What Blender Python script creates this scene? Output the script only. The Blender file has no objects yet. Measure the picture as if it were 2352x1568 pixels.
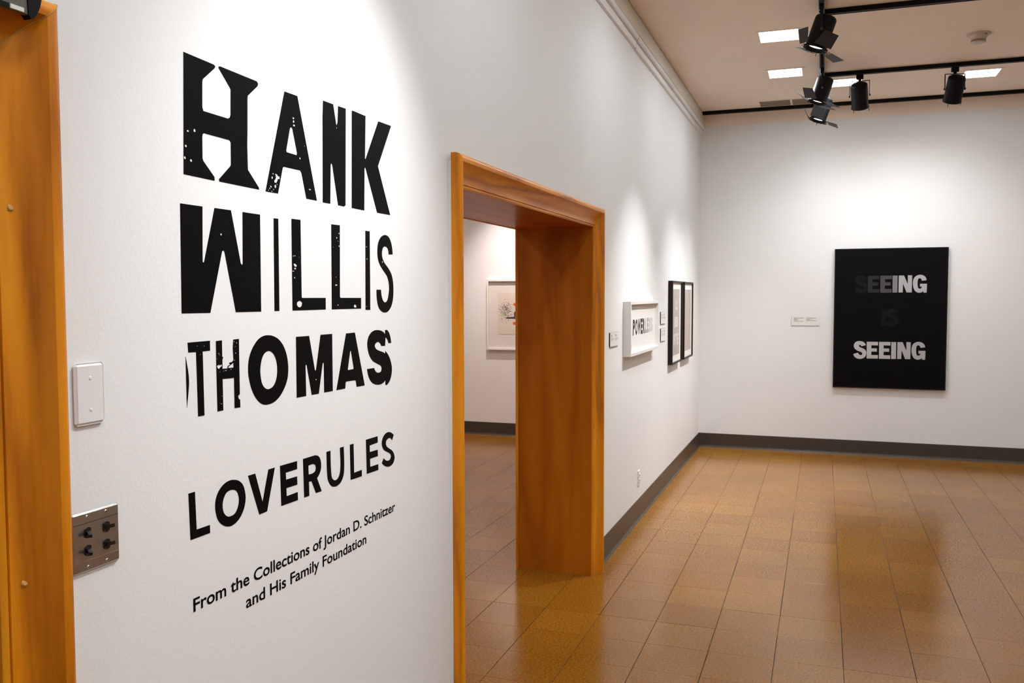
import bpy, math, random
from mathutils import Vector, Matrix

# ------------------------------------------------------------------ scene, camera, world, exposure
scene = bpy.context.scene
col = scene.collection
vs = scene.view_settings
vs.view_transform = 'Standard'
vs.look = 'None'
vs.gamma = 1.0
vs.use_curve_mapping = False
vs.exposure = 0.11

CAMX, CAMZ = 1.3131, 1.7115
FPX, YAW, PIT, ROL = 2021.86, 0.3398885, 0.0523467, -0.0019475
cam_data = bpy.data.cameras.new('camera')
cam_data.sensor_width = 36.0
cam_data.lens = FPX * 36.0 / 2352.0
cam_data.clip_start = 0.05
cam_data.clip_end = 60
cam = bpy.data.objects.new('camera', cam_data)
col.objects.link(cam)
_sy, _cy, _sp, _cp = math.sin(YAW), math.cos(YAW), math.sin(PIT), math.cos(PIT)
_r0 = Vector((_cy, _sy, 0)); _u0 = Vector((-_sp * _sy, _sp * _cy, _cp)); _f0 = Vector((-_cp * _sy, _cp * _cy, -_sp))
_right = _r0 * math.cos(ROL) + _u0 * math.sin(ROL)
_up = _u0 * math.cos(ROL) - _r0 * math.sin(ROL)
cam.matrix_world = Matrix(((_right.x, _up.x, -_f0.x, CAMX), (_right.y, _up.y, -_f0.y, 0.0), (_right.z, _up.z, -_f0.z, CAMZ), (0, 0, 0, 1)))
scene.camera = cam

world = bpy.data.worlds.new('world')
scene.world = world
world.use_nodes = True
world.node_tree.nodes['Background'].inputs[0].default_value = (0.8, 0.78, 0.75, 1)
world.node_tree.nodes['Background'].inputs[1].default_value = 0.05

# lamp powers (the lamps themselves are made with their fixtures below)
PANEL_STRENGTH = 44.0          # recessed square ceiling lights
PANEL_COLOR = (0.86, 0.945, 1.0)
FAR_COLOR = (1.0, 0.87, 0.83)   # warmer lamps of the room beyond the doorway
SPOT_COLOR = (0.97, 0.975, 1.0)

# room sizes (metres): gallery wall with the lettering is x = 0, end wall y = YB
YB, ZC = 10.055, 3.72
XR, YF, XL, WT = 6.6, -3.2, -5.2, 0.467
random.seed(7)

# ------------------------------------------------------------------ helpers
def link(name, me, mat=None, parent=None, loc=None):
    o = bpy.data.objects.new(name, me)
    col.objects.link(o)
    if mat is not None and me is not None and len(me.materials) == 0:
        me.materials.append(mat)
    if parent is not None:
        o.parent = parent
    if loc is not None:
        o.location = loc
    return o

def tag(o, label=None, cat=None, group=None, kind=None):
    if label: o['label'] = label
    if cat: o['category'] = cat
    if group: o['group'] = group
    if kind: o['kind'] = kind
    return o

def empty(name, loc=(0, 0, 0)):
    o = bpy.data.objects.new(name, None)
    o.empty_display_size = 0.05
    o.location = loc
    col.objects.link(o)
    return o

def mesh(name, verts, faces, smooth=False):
    me = bpy.data.meshes.new(name)
    me.from_pydata([tuple(v) for v in verts], [], faces)
    me.update()
    if smooth:
        me.polygons.foreach_set('use_smooth', [True] * len(me.polygons))
    return me

class MB:
    """collects boxes, prisms, tubes and lathes into one mesh"""
    def __init__(s): s.v = []; s.f = []; s.sm = []
    def add(s, verts, faces, smooth=False, m=None):
        b = len(s.v)
        for p in verts:
            p = Vector(p)
            s.v.append(m @ p if m is not None else p)
        for f in faces:
            s.f.append(tuple(b + i for i in f)); s.sm.append(smooth)
        return s
    def box(s, x0, x1, y0, y1, z0, z1, m=None):
        v = [(x0,y0,z0),(x1,y0,z0),(x1,y1,z0),(x0,y1,z0),(x0,y0,z1),(x1,y0,z1),(x1,y1,z1),(x0,y1,z1)]
        return s.add(v, [(0,3,2,1),(4,5,6,7),(0,1,5,4),(1,2,6,5),(2,3,7,6),(3,0,4,7)], False, m)
    def bbox(s, x0, x1, y0, y1, z0, z1, b, m=None):
        """box with chamfered edges"""
        v = []
        for sx in (0, 1):
            for sy in (0, 1):
                for sz in (0, 1):
                    X = x1 if sx else x0; Y = y1 if sy else y0; Z = z1 if sz else z0
                    dx = -b if sx else b; dy = -b if sy else b; dz = -b if sz else b
                    v += [(X, Y + dy, Z + dz), (X + dx, Y, Z + dz), (X + dx, Y + dy, Z)]
        I = lambda sx, sy, sz, k: (sx * 4 + sy * 2 + sz) * 3 + k
        f = []
        for q in (0, 1):
            f.append([I(q,0,0,0), I(q,1,0,0), I(q,1,1,0), I(q,0,1,0)])
            f.append([I(0,q,0,1), I(1,q,0,1), I(1,q,1,1), I(0,q,1,1)])
            f.append([I(0,0,q,2), I(1,0,q,2), I(1,1,q,2), I(0,1,q,2)])
        for a in (0, 1):
            for c in (0, 1):
                f.append([I(a,c,0,0), I(a,c,1,0), I(a,c,1,1), I(a,c,0,1)])
                f.append([I(a,0,c,0), I(a,1,c,0), I(a,1,c,2), I(a,0,c,2)])
                f.append([I(0,a,c,1), I(1,a,c,1), I(1,a,c,2), I(0,a,c,2)])
        for a in (0, 1):
            for c in (0, 1):
                for e in (0, 1):
                    f.append([I(a,c,e,0), I(a,c,e,1), I(a,c,e,2)])
        return s.add(v, f, False, m)
    def prism(s, poly, axis, a, b, m=None, smooth=False):
        """poly in the two remaining axes (xyz order), extruded along axis from a to b"""
        n = len(poly)
        def P(p, t):
            if axis == 'x': return (t, p[0], p[1])
            if axis == 'y': return (p[0], t, p[1])
            return (p[0], p[1], t)
        v = [P(p, a) for p in poly] + [P(p, b) for p in poly]
        f = [tuple(range(n - 1, -1, -1)), tuple(range(n, 2 * n))]
        s.add(v, f, False, m)
        s.add(v, [(i, (i + 1) % n, n + (i + 1) % n, n + i) for i in range(n)], smooth, m)
        return s
    def lathe(s, prof, seg=24, m=None, smooth=True, close=True):
        """prof: (radius, z) list, turned about z"""
        v = []; n = len(prof)
        for r, z in prof:
            for k in range(seg):
                a = 2 * math.pi * k / seg
                v.append((r * math.cos(a), r * math.sin(a), z))
        f = [(i * seg + k, i * seg + (k + 1) % seg, (i + 1) * seg + (k + 1) % seg, (i + 1) * seg + k) for i in range(n - 1) for k in range(seg)]
        s.add(v, f, smooth, m)
        if close:
            s.add(v[:seg], [tuple(range(seg - 1, -1, -1))], False, m)
            s.add(v[-seg:], [tuple(range(seg))], False, m)
        return s
    def tube(s, pts, r, seg=8, m=None):
        pts = [Vector(p) for p in pts]; v = []
        for i, p in enumerate(pts):
            d = (pts[min(i + 1, len(pts) - 1)] - pts[max(i - 1, 0)]).normalized()
            a = d.cross(Vector((0, 0, 1)))
            if a.length < 1e-3: a = d.cross(Vector((1, 0, 0)))
            a.normalize(); b = d.cross(a)
            for k in range(seg):
                t = 2 * math.pi * k / seg
                v.append(p + a * r * math.cos(t) + b * r * math.sin(t))
        f = [(i * seg + k, i * seg + (k + 1) % seg, (i + 1) * seg + (k + 1) % seg, (i + 1) * seg + k) for i in range(len(pts) - 1) for k in range(seg)]
        f += [tuple(range(seg)), tuple(range((len(pts) - 1) * seg, len(pts) * seg))]
        return s.add(v, f, True, m)
    def build(s, name, mat, parent=None, loc=None):
        me = mesh(name, s.v, s.f)
        me.polygons.foreach_set('use_smooth', s.sm)
        import bmesh
        bm = bmesh.new(); bm.from_mesh(me)
        bmesh.ops.recalc_face_normals(bm, faces=bm.faces[:])
        bm.to_mesh(me); bm.free()
        return link(name, me, mat, parent, loc)

# ------------------------------------------------------------------ materials
def new_mat(name):
    m = bpy.data.materials.new(name); m.use_nodes = True
    nt = m.node_tree
    return m, nt, nt.nodes['Principled BSDF']

def N(nt, typ, **kw):
    n = nt.nodes.new(typ)
    for k, v in kw.items(): setattr(n, k, v)
    return n

def plain(name, color, rough=0.5, metal=0.0, ior=1.5, coat=0.0, spec=0.5, bump=0.0, bscale=200.0, emit=None, estr=0.0, var=0.04):
    m, nt, p = new_mat(name)
    p.inputs['Roughness'].default_value = rough
    p.inputs['Metallic'].default_value = metal
    p.inputs['IOR'].default_value = ior
    p.inputs['Coat Weight'].default_value = coat
    p.inputs['Specular IOR Level'].default_value = spec
    p.inputs['Coat Roughness'].default_value = 0.12
    tc = N(nt, 'ShaderNodeTexCoord')
    ns = N(nt, 'ShaderNodeTexNoise'); ns.inputs['Scale'].default_value = 3.0; ns.inputs['Detail'].default_value = 4
    nt.links.new(tc.outputs['Object'], ns.inputs['Vector'])
    mx = N(nt, 'ShaderNodeMix', data_type='RGBA')
    mx.inputs[6].default_value = tuple(c * (1 - var) for c in color) + (1,)
    mx.inputs[7].default_value = tuple(min(1, c * (1 + var)) for c in color) + (1,)
    nt.links.new(ns.outputs['Fac'], mx.inputs[0]); nt.links.new(mx.outputs[2], p.inputs['Base Color'])
    if bump > 0:
        nb = N(nt, 'ShaderNodeTexNoise'); nb.inputs['Scale'].default_value = bscale; nb.inputs['Detail'].default_value = 3
        nt.links.new(tc.outputs['Object'], nb.inputs['Vector'])
        b = N(nt, 'ShaderNodeBump'); b.inputs['Strength'].default_value = bump; b.inputs['Distance'].default_value = 0.002
        nt.links.new(nb.outputs['Fac'], b.inputs['Height']); nt.links.new(b.outputs['Normal'], p.inputs['Normal'])
    if emit:
        p.inputs['Emission Color'].default_value = tuple(emit) + (1,)
        p.inputs['Emission Strength'].default_value = estr
    return m

def wood(name, along, c_dark, c_mid, c_light, offs=(0, 0, 0), ring=9.0, coat=0.10):
    """varnished cherry: long streaks along one axis with wavy cathedral figure"""
    m, nt, p = new_mat(name)
    L = nt.links.new
    tc = N(nt, 'ShaderNodeTexCoord')
    mp = N(nt, 'ShaderNodeMapping')
    sc = {'x': (0.10, 1, 1), 'y': (1, 0.10, 1), 'z': (1, 1, 0.10)}[along]
    mp.inputs['Scale'].default_value = sc; mp.inputs['Location'].default_value = offs
    L(tc.outputs['Object'], mp.inputs['Vector'])
    n1 = N(nt, 'ShaderNodeTexNoise'); n1.inputs['Scale'].default_value = 5.0; n1.inputs['Detail'].default_value = 2.0; n1.inputs['Distortion'].default_value = 0.5
    L(mp.outputs[0], n1.inputs['Vector'])
    mul = N(nt, 'ShaderNodeMath', operation='MULTIPLY'); mul.inputs[1].default_value = ring
    L(n1.outputs['Fac'], mul.inputs[0])
    fr = N(nt, 'ShaderNodeMath', operation='PINGPONG'); fr.inputs[1].default_value = 1.0
    L(mul.outputs[0], fr.inputs[0])
    n2 = N(nt, 'ShaderNodeTexNoise'); n2.inputs['Scale'].default_value = 90.0; n2.inputs['Detail'].default_value = 5.0
    L(mp.outputs[0], n2.inputs['Vector'])
    n3 = N(nt, 'ShaderNodeTexNoise'); n3.inputs['Scale'].default_value = 2.2; n3.inputs['Detail'].default_value = 2.0
    L(tc.outputs['Object'], n3.inputs['Vector'])
    a1 = N(nt, 'ShaderNodeMath', operation='MULTIPLY_ADD'); a1.inputs[1].default_value = 0.50
    L(fr.outputs[0], a1.inputs[0])
    a2 = N(nt, 'ShaderNodeMath', operation='MULTIPLY'); a2.inputs[1].default_value = 0.30
    L(n2.outputs['Fac'], a2.inputs[0]); L(a2.outputs[0], a1.inputs[2])
    a3 = N(nt, 'ShaderNodeMath', operation='MULTIPLY_ADD'); a3.inputs[1].default_value = 0.3
    L(n3.outputs['Fac'], a3.inputs[0]); L(a1.outputs[0], a3.inputs[2])
    cr = N(nt, 'ShaderNodeValToRGB')
    e = cr.color_ramp.elements
    e[0].position = 0.22; e[0].color = c_dark + (1,)
    e[1].position = 0.85; e[1].color = c_light + (1,)
    k = e.new(0.52); k.color = c_mid + (1,)
    L(a3.outputs[0], cr.inputs['Fac']); L(cr.outputs['Color'], p.inputs['Base Color'])
    p.inputs['Roughness'].default_value = 0.38
    p.inputs['Specular IOR Level'].default_value = 0.25
    p.inputs['Coat Weight'].default_value = coat
    p.inputs['Coat Roughness'].default_value = 0.16
    b = N(nt, 'ShaderNodeBump'); b.inputs['Strength'].default_value = 0.05; b.inputs['Distance'].default_value = 0.001
    L(n2.outputs['Fac'], b.inputs['Height']); L(b.outputs['Normal'], p.inputs['Normal'])
    return m

def cork(name):
    """waxed cork floor tile: every tile its own tone, fine granules, satin wax"""
    m, nt, p = new_mat(name)
    L = nt.links.new
    oi = N(nt, 'ShaderNodeObjectInfo'); ge = N(nt, 'ShaderNodeNewGeometry')
    ad = N(nt, 'ShaderNodeMath', operation='ADD'); L(oi.outputs['Random'], ad.inputs[0]); L(ge.outputs['Random Per Island'], ad.inputs[1])
    fr = N(nt, 'ShaderNodeMath', operation='FRACT'); L(ad.outputs[0], fr.inputs[0])
    tone = N(nt, 'ShaderNodeValToRGB')
    e = tone.color_ramp.elements
    e[0].position = 0.0; e[0].color = (0.274, 0.106, 0.008, 1)
    e[1].position = 1.0; e[1].color = (0.322, 0.138, 0.013, 1)
    k = e.new(0.4); k.color = (0.293, 0.117, 0.009, 1)
    k = e.new(0.75); k.color = (0.302, 0.127, 0.011, 1)
    L(fr.outputs[0], tone.inputs['Fac'])
    gp = N(nt, 'ShaderNodeNewGeometry')
    n1 = N(nt, 'ShaderNodeTexNoise'); n1.inputs['Scale'].default_value = 140.0; n1.inputs['Detail'].default_value = 2.5; n1.inputs['Roughness'].default_value = 0.65
    mp = N(nt, 'ShaderNodeMapping'); mp.inputs['Scale'].default_value = (0.6, 1, 1)
    L(gp.outputs['Position'], mp.inputs['Vector']); L(mp.outputs[0], n1.inputs['Vector'])
    r1 = N(nt, 'ShaderNodeMapRange'); r1.inputs['From Min'].default_value = 0.3; r1.inputs['From Max'].default_value = 0.7; r1.inputs['To Min'].default_value = 0.52; r1.inputs['To Max'].default_value = 1.42
    L(n1.outputs['Fac'], r1.inputs['Value'])
    n2 = N(nt, 'ShaderNodeTexNoise'); n2.inputs['Scale'].default_value = 1.1; n2.inputs['Detail'].default_value = 3
    L(gp.outputs['Position'], n2.inputs['Vector'])
    r2 = N(nt, 'ShaderNodeMapRange'); r2.inputs['From Min'].default_value = 0.3; r2.inputs['From Max'].default_value = 0.7; r2.inputs['To Min'].default_value = 0.9; r2.inputs['To Max'].default_value = 1.1
    L(n2.outputs['Fac'], r2.inputs['Value'])
    mm = N(nt, 'ShaderNodeMath', operation='MULTIPLY'); L(r1.outputs[0], mm.inputs[0]); L(r2.outputs[0], mm.inputs[1])
    mx = N(nt, 'ShaderNodeVectorMath', operation='SCALE'); L(tone.outputs['Color'], mx.inputs[0]); L(mm.outputs[0], mx.inputs['Scale'])
    L(mx.outputs[0], p.inputs['Base Color'])
    n3 = N(nt, 'ShaderNodeTexNoise'); n3.inputs['Scale'].default_value = 2.5; n3.inputs['Detail'].default_value = 4
    L(gp.outputs['Position'], n3.inputs['Vector'])
    r3 = N(nt, 'ShaderNodeMapRange'); r3.inputs['To Min'].default_value = 0.15; r3.inputs['To Max'].default_value = 0.25
    L(n3.outputs['Fac'], r3.inputs['Value']); L(r3.outputs[0], p.inputs['Roughness'])
    p.inputs['IOR'].default_value = 1.52
    b = N(nt, 'ShaderNodeBump'); b.inputs['Strength'].default_value = 0.06; b.inputs['Distance'].default_value = 0.001
    L(n1.outputs['Fac'], b.inputs['Height']); L(b.outputs['Normal'], p.inputs['Normal'])
    return m

M = {}
M['wall'] = plain('wall_paint', (0.82, 0.815, 0.80), 0.62, bump=0.22, bscale=130, var=0.012)
M['white_paint'] = plain('white_paint', (0.80, 0.79, 0.77), 0.5, bump=0.10, bscale=90, var=0.02)
M['ceiling'] = plain('ceiling_paint', (0.92, 0.79, 0.67), 0.75, bump=0.08, bscale=60, var=0.03)
M['crown'] = plain('crown_paint', (0.74, 0.69, 0.61), 0.5, var=0.03)
M['base'] = plain('baseboard_vinyl', (0.052, 0.040, 0.030), 0.34, bump=0.05, bscale=40, var=0.1)
M['slab'] = plain('joint_dark', (0.055, 0.032, 0.016), 0.8)
M['cork'] = cork('cork_tile')
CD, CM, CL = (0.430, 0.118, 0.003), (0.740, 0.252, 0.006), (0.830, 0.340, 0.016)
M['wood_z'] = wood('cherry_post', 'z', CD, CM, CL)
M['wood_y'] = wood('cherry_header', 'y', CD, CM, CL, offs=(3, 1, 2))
M['wood_jamb_shaded'] = wood('cherry_jamb_shaded', 'z', (0.350, 0.090, 0.002), (0.480, 0.133, 0.003), (0.550, 0.170, 0.006), offs=(1, 5, 2), ring=5.0)  # darker than the posts: shade inside the doorway is put into the colour
M['wood_soffit_shaded'] = wood('cherry_soffit_shaded', 'y', (0.350, 0.090, 0.002), (0.480, 0.133, 0.003), (0.550, 0.170, 0.006), offs=(2, 5, 2), ring=5.0)  # same darkened cherry, doorway shade mixed into the soffit colour
M['plug'] = plain('wood_plug', (0.55, 0.30, 0.09), 0.5, var=0.15)
M['vinyl'] = plain('black_vinyl', (0.003, 0.0027, 0.003), 0.45, spec=0.05, bump=0.12, bscale=160, var=0.2)
M['print_black'] = plain('black_ink', (0.012, 0.011, 0.011), 0.5)
M['black_metal'] = plain('black_metal', (0.005, 0.0045, 0.005), 0.45, spec=0.12, var=0.2)
M['grey_metal'] = plain('grey_metal', (0.030, 0.028, 0.028), 0.5, spec=0.2, var=0.1)
M['steel'] = plain('brushed_steel', (0.45, 0.42, 0.39), 0.33, metal=1.0, bump=0.05, bscale=300, var=0.06)
M['chrome'] = plain('chrome', (0.75, 0.75, 0.76), 0.2, metal=1.0)
M['black_plastic'] = plain('black_plastic', (0.010, 0.009, 0.009), 0.22, var=0.1)
M['white_plastic'] = plain('white_plastic', (0.80, 0.78, 0.74), 0.32, var=0.02)
M['off_plastic'] = plain('off_white_plastic', (0.58, 0.51, 0.42), 0.45, var=0.03)
M['dark_slot'] = plain('dark_slot', (0.03, 0.018, 0.014), 0.7)
M['vent'] = plain('vent_grille', (0.30, 0.235, 0.175), 0.6)
M['frame_white'] = plain('white_frame_lacquer', (0.80, 0.78, 0.74), 0.4, var=0.015)
M['mat_white'] = plain('mat_board', (0.80, 0.77, 0.73), 0.75, var=0.015)
M['frame_black'] = plain('black_frame', (0.014, 0.011, 0.010), 0.42, spec=0.2, var=0.15)
M['card'] = plain('label_card', (0.80, 0.78, 0.73), 0.55, var=0.01)
M['card_edge'] = plain('label_edge', (0.035, 0.022, 0.016), 0.6)
M['card_ink'] = plain('label_ink', (0.27, 0.255, 0.235), 0.6)
M['panel_on'] = plain('lit_diffuser', (0.9, 0.9, 0.9), 0.5, emit=PANEL_COLOR, estr=PANEL_STRENGTH)
M['panel_end'] = plain('lit_diffuser_end_wall', (0.9, 0.9, 0.9), 0.5, emit=PANEL_COLOR, estr=PANEL_STRENGTH * 0.4)
M['panel_far'] = plain('lit_diffuser_warm', (0.9, 0.9, 0.9), 0.5, emit=FAR_COLOR, estr=PANEL_STRENGTH * 1.45)
M['lens'] = plain('lamp_lens', (0.9, 0.9, 0.9), 0.3, emit=(1.0, 0.96, 0.92), estr=3.5)

# ------------------------------------------------------------------ outlines to meshes
def smooth_poly(pts, thr=48.0, n=4):
    """rounds the gentle bends of a closed outline, keeps its sharp corners"""
    P = [Vector(p) for p in pts]; m = len(P); out = []; tan = []
    for i in range(m):
        a = P[i] - P[i - 1]; b = P[(i + 1) % m] - P[i]
        ang = math.degrees(a.angle(b, 0.0))
        tan.append(None if ang > thr else (a.normalized() + b.normalized()).normalized())
    for i in range(m):
        p, q = P[i], P[(i + 1) % m]; d = q - p; l = d.length
        t0 = (tan[i] or d.normalized()) * l; t1 = (tan[(i + 1) % m] or d.normalized()) * l
        for k in range(n):
            s = k / n
            h = (2*s**3 - 3*s**2 + 1) * p + (s**3 - 2*s**2 + s) * t0 + (-2*s**3 + 3*s**2) * q + (s**3 - s**2) * t1
            out.append((h.x, h.y))
    return out

def speck(cx, cy, rx, ry, n=8):
    return [(cx + rx * math.cos(2*math.pi*k/n) * random.uniform(.75, 1.15), cy + ry * math.sin(2*math.pi*k/n) * random.uniform(.75, 1.15)) for k in range(n)]

_dg = None
def curve_mesh(cu):
    o = bpy.data.objects.new('tmp_outline', cu); col.objects.link(o)
    dg = bpy.context.evaluated_depsgraph_get(); dg.update()
    me = bpy.data.meshes.new_from_object(o.evaluated_get(dg))
    bpy.data.objects.remove(o); bpy.data.curves.remove(cu)
    return me

def flat_shape(pieces, thick):
    """pieces: list of (outline, holes) in metres; returns verts (u, v, w) and faces, w from 0 to thick"""
    V = []; F = []
    for outline, holes in pieces:
        cu = bpy.data.curves.new('tmp_outline', 'CURVE'); cu.dimensions = '2D'; cu.fill_mode = 'BOTH'; cu.extrude = thick / 2
        for loop in [outline] + list(holes):
            sp = cu.splines.new('POLY'); sp.points.add(len(loop) - 1); sp.use_cyclic_u = True
            for pt, c in zip(sp.points, loop): pt.co = (c[0], c[1], 0, 1)
        me = curve_mesh(cu); b = len(V)
        V += [(v.co.x, v.co.y, v.co.z + thick / 2) for v in me.vertices]
        F += [tuple(b + i for i in p.vertices) for p in me.polygons]
        bpy.data.meshes.remove(me)
    return V, F

def wall_glyph(name, V, F, mat, parent, plane, origin, off):
    """puts a flat shape on a wall: plane 'x' faces +x (u = y, v = z), plane 'y' faces -y (u = x, v = z)"""
    if plane == 'x': vv = [(off + w, u - origin[1], v - origin[2]) for u, v, w in V]
    else: vv = [(u - origin[0], -off - w, v - origin[2]) for u, v, w in V]
    mb = MB(); mb.add(vv, F)
    return mb.build(name, mat, parent)

_font_cache = {}
def char_mesh(ch, bold):
    key = (ch, bold)
    if key not in _font_cache:
        cu = bpy.data.curves.new('tmp_text', 'FONT'); cu.body = ch; cu.size = 1.0; cu.offset = bold; cu.extrude = 0; cu.resolution_u = 4; cu.fill_mode = 'FRONT'
        me = curve_mesh(cu)
        _font_cache[key] = ([tuple(v.co) for v in me.vertices], [tuple(p.vertices) for p in me.polygons])
        bpy.data.meshes.remove(me)
    return _font_cache[key]
def _width(s):
    cu = bpy.data.curves.new('tmp_text', 'FONT'); cu.body = s; cu.size = 1.0
    me = curve_mesh(cu); xs = [v.co.x for v in me.vertices]; bpy.data.meshes.remove(me)
    return max(xs) - min(xs)
_adv = {}
def advance(ch):
    if ch not in _adv: _adv[ch] = _width('H' + ch + 'H') - _width('HH')
    return _adv[ch]
def slot_text(s, u0, u1, v0, h, bold, widths=None, fill=0.86):
    """condensed block letters: every character stretched to fill its own slot"""
    W = widths or [1.0] * len(s); tot = sum(W); x = u0; out = []
    for ch, w in zip(s, W):
        sw = (u1 - u0) * w / tot; V, F = char_mesh(ch, bold)
        a0, a1 = min(v[0] for v in V), max(v[0] for v in V); b0, b1 = min(v[1] for v in V), max(v[1] for v in V)
        out.append((ch, [(x + sw * (1 - fill) / 2 + (v[0] - a0) / (a1 - a0) * sw * fill, v0 + (v[1] - b0) / (b1 - b0) * h, 0.0) for v in V], F))
        x += sw
    return out
def text_line(s, u0, u1, v0, capheight, bold, xratio=None):
    """characters laid out between u0 and u1 on baseline v0: list of (char, verts, faces)"""
    x = 0; pos = []
    for ch in s:
        pos.append((ch, x)); x += advance(ch)
    first = min(v[0] for v in char_mesh(s[0], bold)[0])
    last = pos[-1][1] + max(v[0] for v in char_mesh(s[-1], bold)[0])
    sx = (u1 - u0) / (last - first)
    cap = max(v[1] for v in char_mesh('H', 0.0)[0]); sy = capheight / cap
    out = []
    xh = max(v[1] for v in char_mesh('x', 0.0)[0]); asc = max(v[1] for v in char_mesh('d', 0.0)[0])
    def fy(y):
        if xratio is None: return y * sy
        if y <= xh: return y * xratio * capheight / xh
        return capheight * (xratio + (1.02 - xratio) * (y - xh) / (max(asc, cap) - xh))
    for ch, px in pos:
        if ch == ' ': continue
        V, F = char_mesh(ch, bold)
        out.append((ch, [(u0 + (px + v[0] - first) * sx, v0 + fy(v[1]), 0.0) for v in V], F))
    return out

# ------------------------------------------------------------------ letter outlines traced in millimetres on their walls: (char, rounded, [(outline, holes)], specks)
LINE1 = [
    ('H', 0, [([(1585.6,2238.4),(1686.7,2235.5),(1691.3,2232.4),(1688.4,2227.4),(1647.5,2194.3),(1645.5,2188.4),(1643.8,2131.9),(1647.2,2124),(1732.9,2123.2),(1740.3,2126.7),(1743.3,2133.7),(1745.1,2192.9),(1741.1,2197.2),(1703.4,2231.5),(1702.7,2234.6),(1708.3,2236.9),(1846.7,2234.2),(1852.4,2229.6),(1850,2223.2),(1810.3,2191.8),(1808.8,2185.7),(1806.7,2111.4),(1804.7,2071.4),(1805.7,2014.6),(1848.5,1976.9),(1849.2,1972.2),(1698.4,1973.8),(1696.6,1978.7),(1739,2014.3),(1741.2,2018.9),(1741.9,2069.2),(1737.5,2074.2),(1647.6,2075),(1643,2071.7),(1641.7,2065.4),(1641,2018.6),(1643.8,2012.9),(1681,1981.8),(1681.2,1973.5),(1578.1,1975.4)], [])], [(1594.5,2070.9,3.6,2.4),(1617,2075.5,4,3.7),(1586.7,2037.3,3.6,2.9),(1583.4,2011.5,3.2,3.6),(1602.9,2008.3,3.7,3.6)]),
    ('A', 0, [([(1964.2,2235.1),(2023,2235.6),(2111.2,1971.5),(2059.5,1971.6),(2036.7,2037.8),(2030.5,2042.9),(1956.6,2042.5),(1951.6,2039.5),(1928.8,1971.2),(1875.7,1971)], [[(1991,2148.8),(1997,2147.5),(2017.6,2087.5),(2015.8,2080.6),(1970.1,2081.8),(1968.2,2085.8),(1986.8,2145.7)], [(1917.1,2020.1),(1926.7,2019.1),(1929.9,2015.1),(1936.7,2015.1),(1937.5,2008.2),(1929.8,2008.3),(1926.2,2001.7),(1921.7,1997.3),(1915,1997),(1913.2,2001.8),(1919.1,2007),(1921.2,2012.9)]])], [(2002.8,2174.4,4.7,2.9),(2004.2,2166,3.6,3.5),(2005.4,2156.2,4.7,2.9),(2031.3,2074.5,3.7,2.9),(2053.4,2110.3,2.2,1.1),(2077.5,1997.9,6.6,1.8),(1908.9,2018.5,3.4,2),(1904.9,2008.3,3.3,3.4),(1898.6,1985.4,3.8,2.2),(1893.7,1980.2,2.8,1.6),(1887.5,1975.3,2.3,1.4),(1902.5,1973.9,2.9,1.7),(1917.7,1988.4,3.8,4.5),(1909.8,1979.2,2.4,1.4),(1925,1994,2.4,1.4)]),
    ('N', 0, [([(2149.3,2249.9),(2203.1,2250.4),(2217.5,2198.8),(2220.5,2194.7),(2225.5,2203.4),(2229.7,2250.8),(2272.4,2252),(2264.7,1973),(2255.2,1968.9),(2223,1970),(2193.7,2079.9),(2189,2083.9),(2185.3,2078.8),(2180.9,1969.7),(2141.3,1969.9),(2145.9,2204.1)], [])], [(2220.3,2187.5,2.4,1.8)]),
    ('K', 0, [([(2306.8,2252.3),(2312.7,2254.1),(2389.2,2252.7),(2383.1,2125.9),(2386.4,2123.1),(2470.2,2252),(2555.9,2253),(2465.1,2113.1),(2544.2,1968.8),(2456.3,1968.9),(2385.8,2096.4),(2383.1,2098.7),(2379.6,2093.9),(2375.5,1968.5),(2300.4,1969)], [])], []),
]
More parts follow.
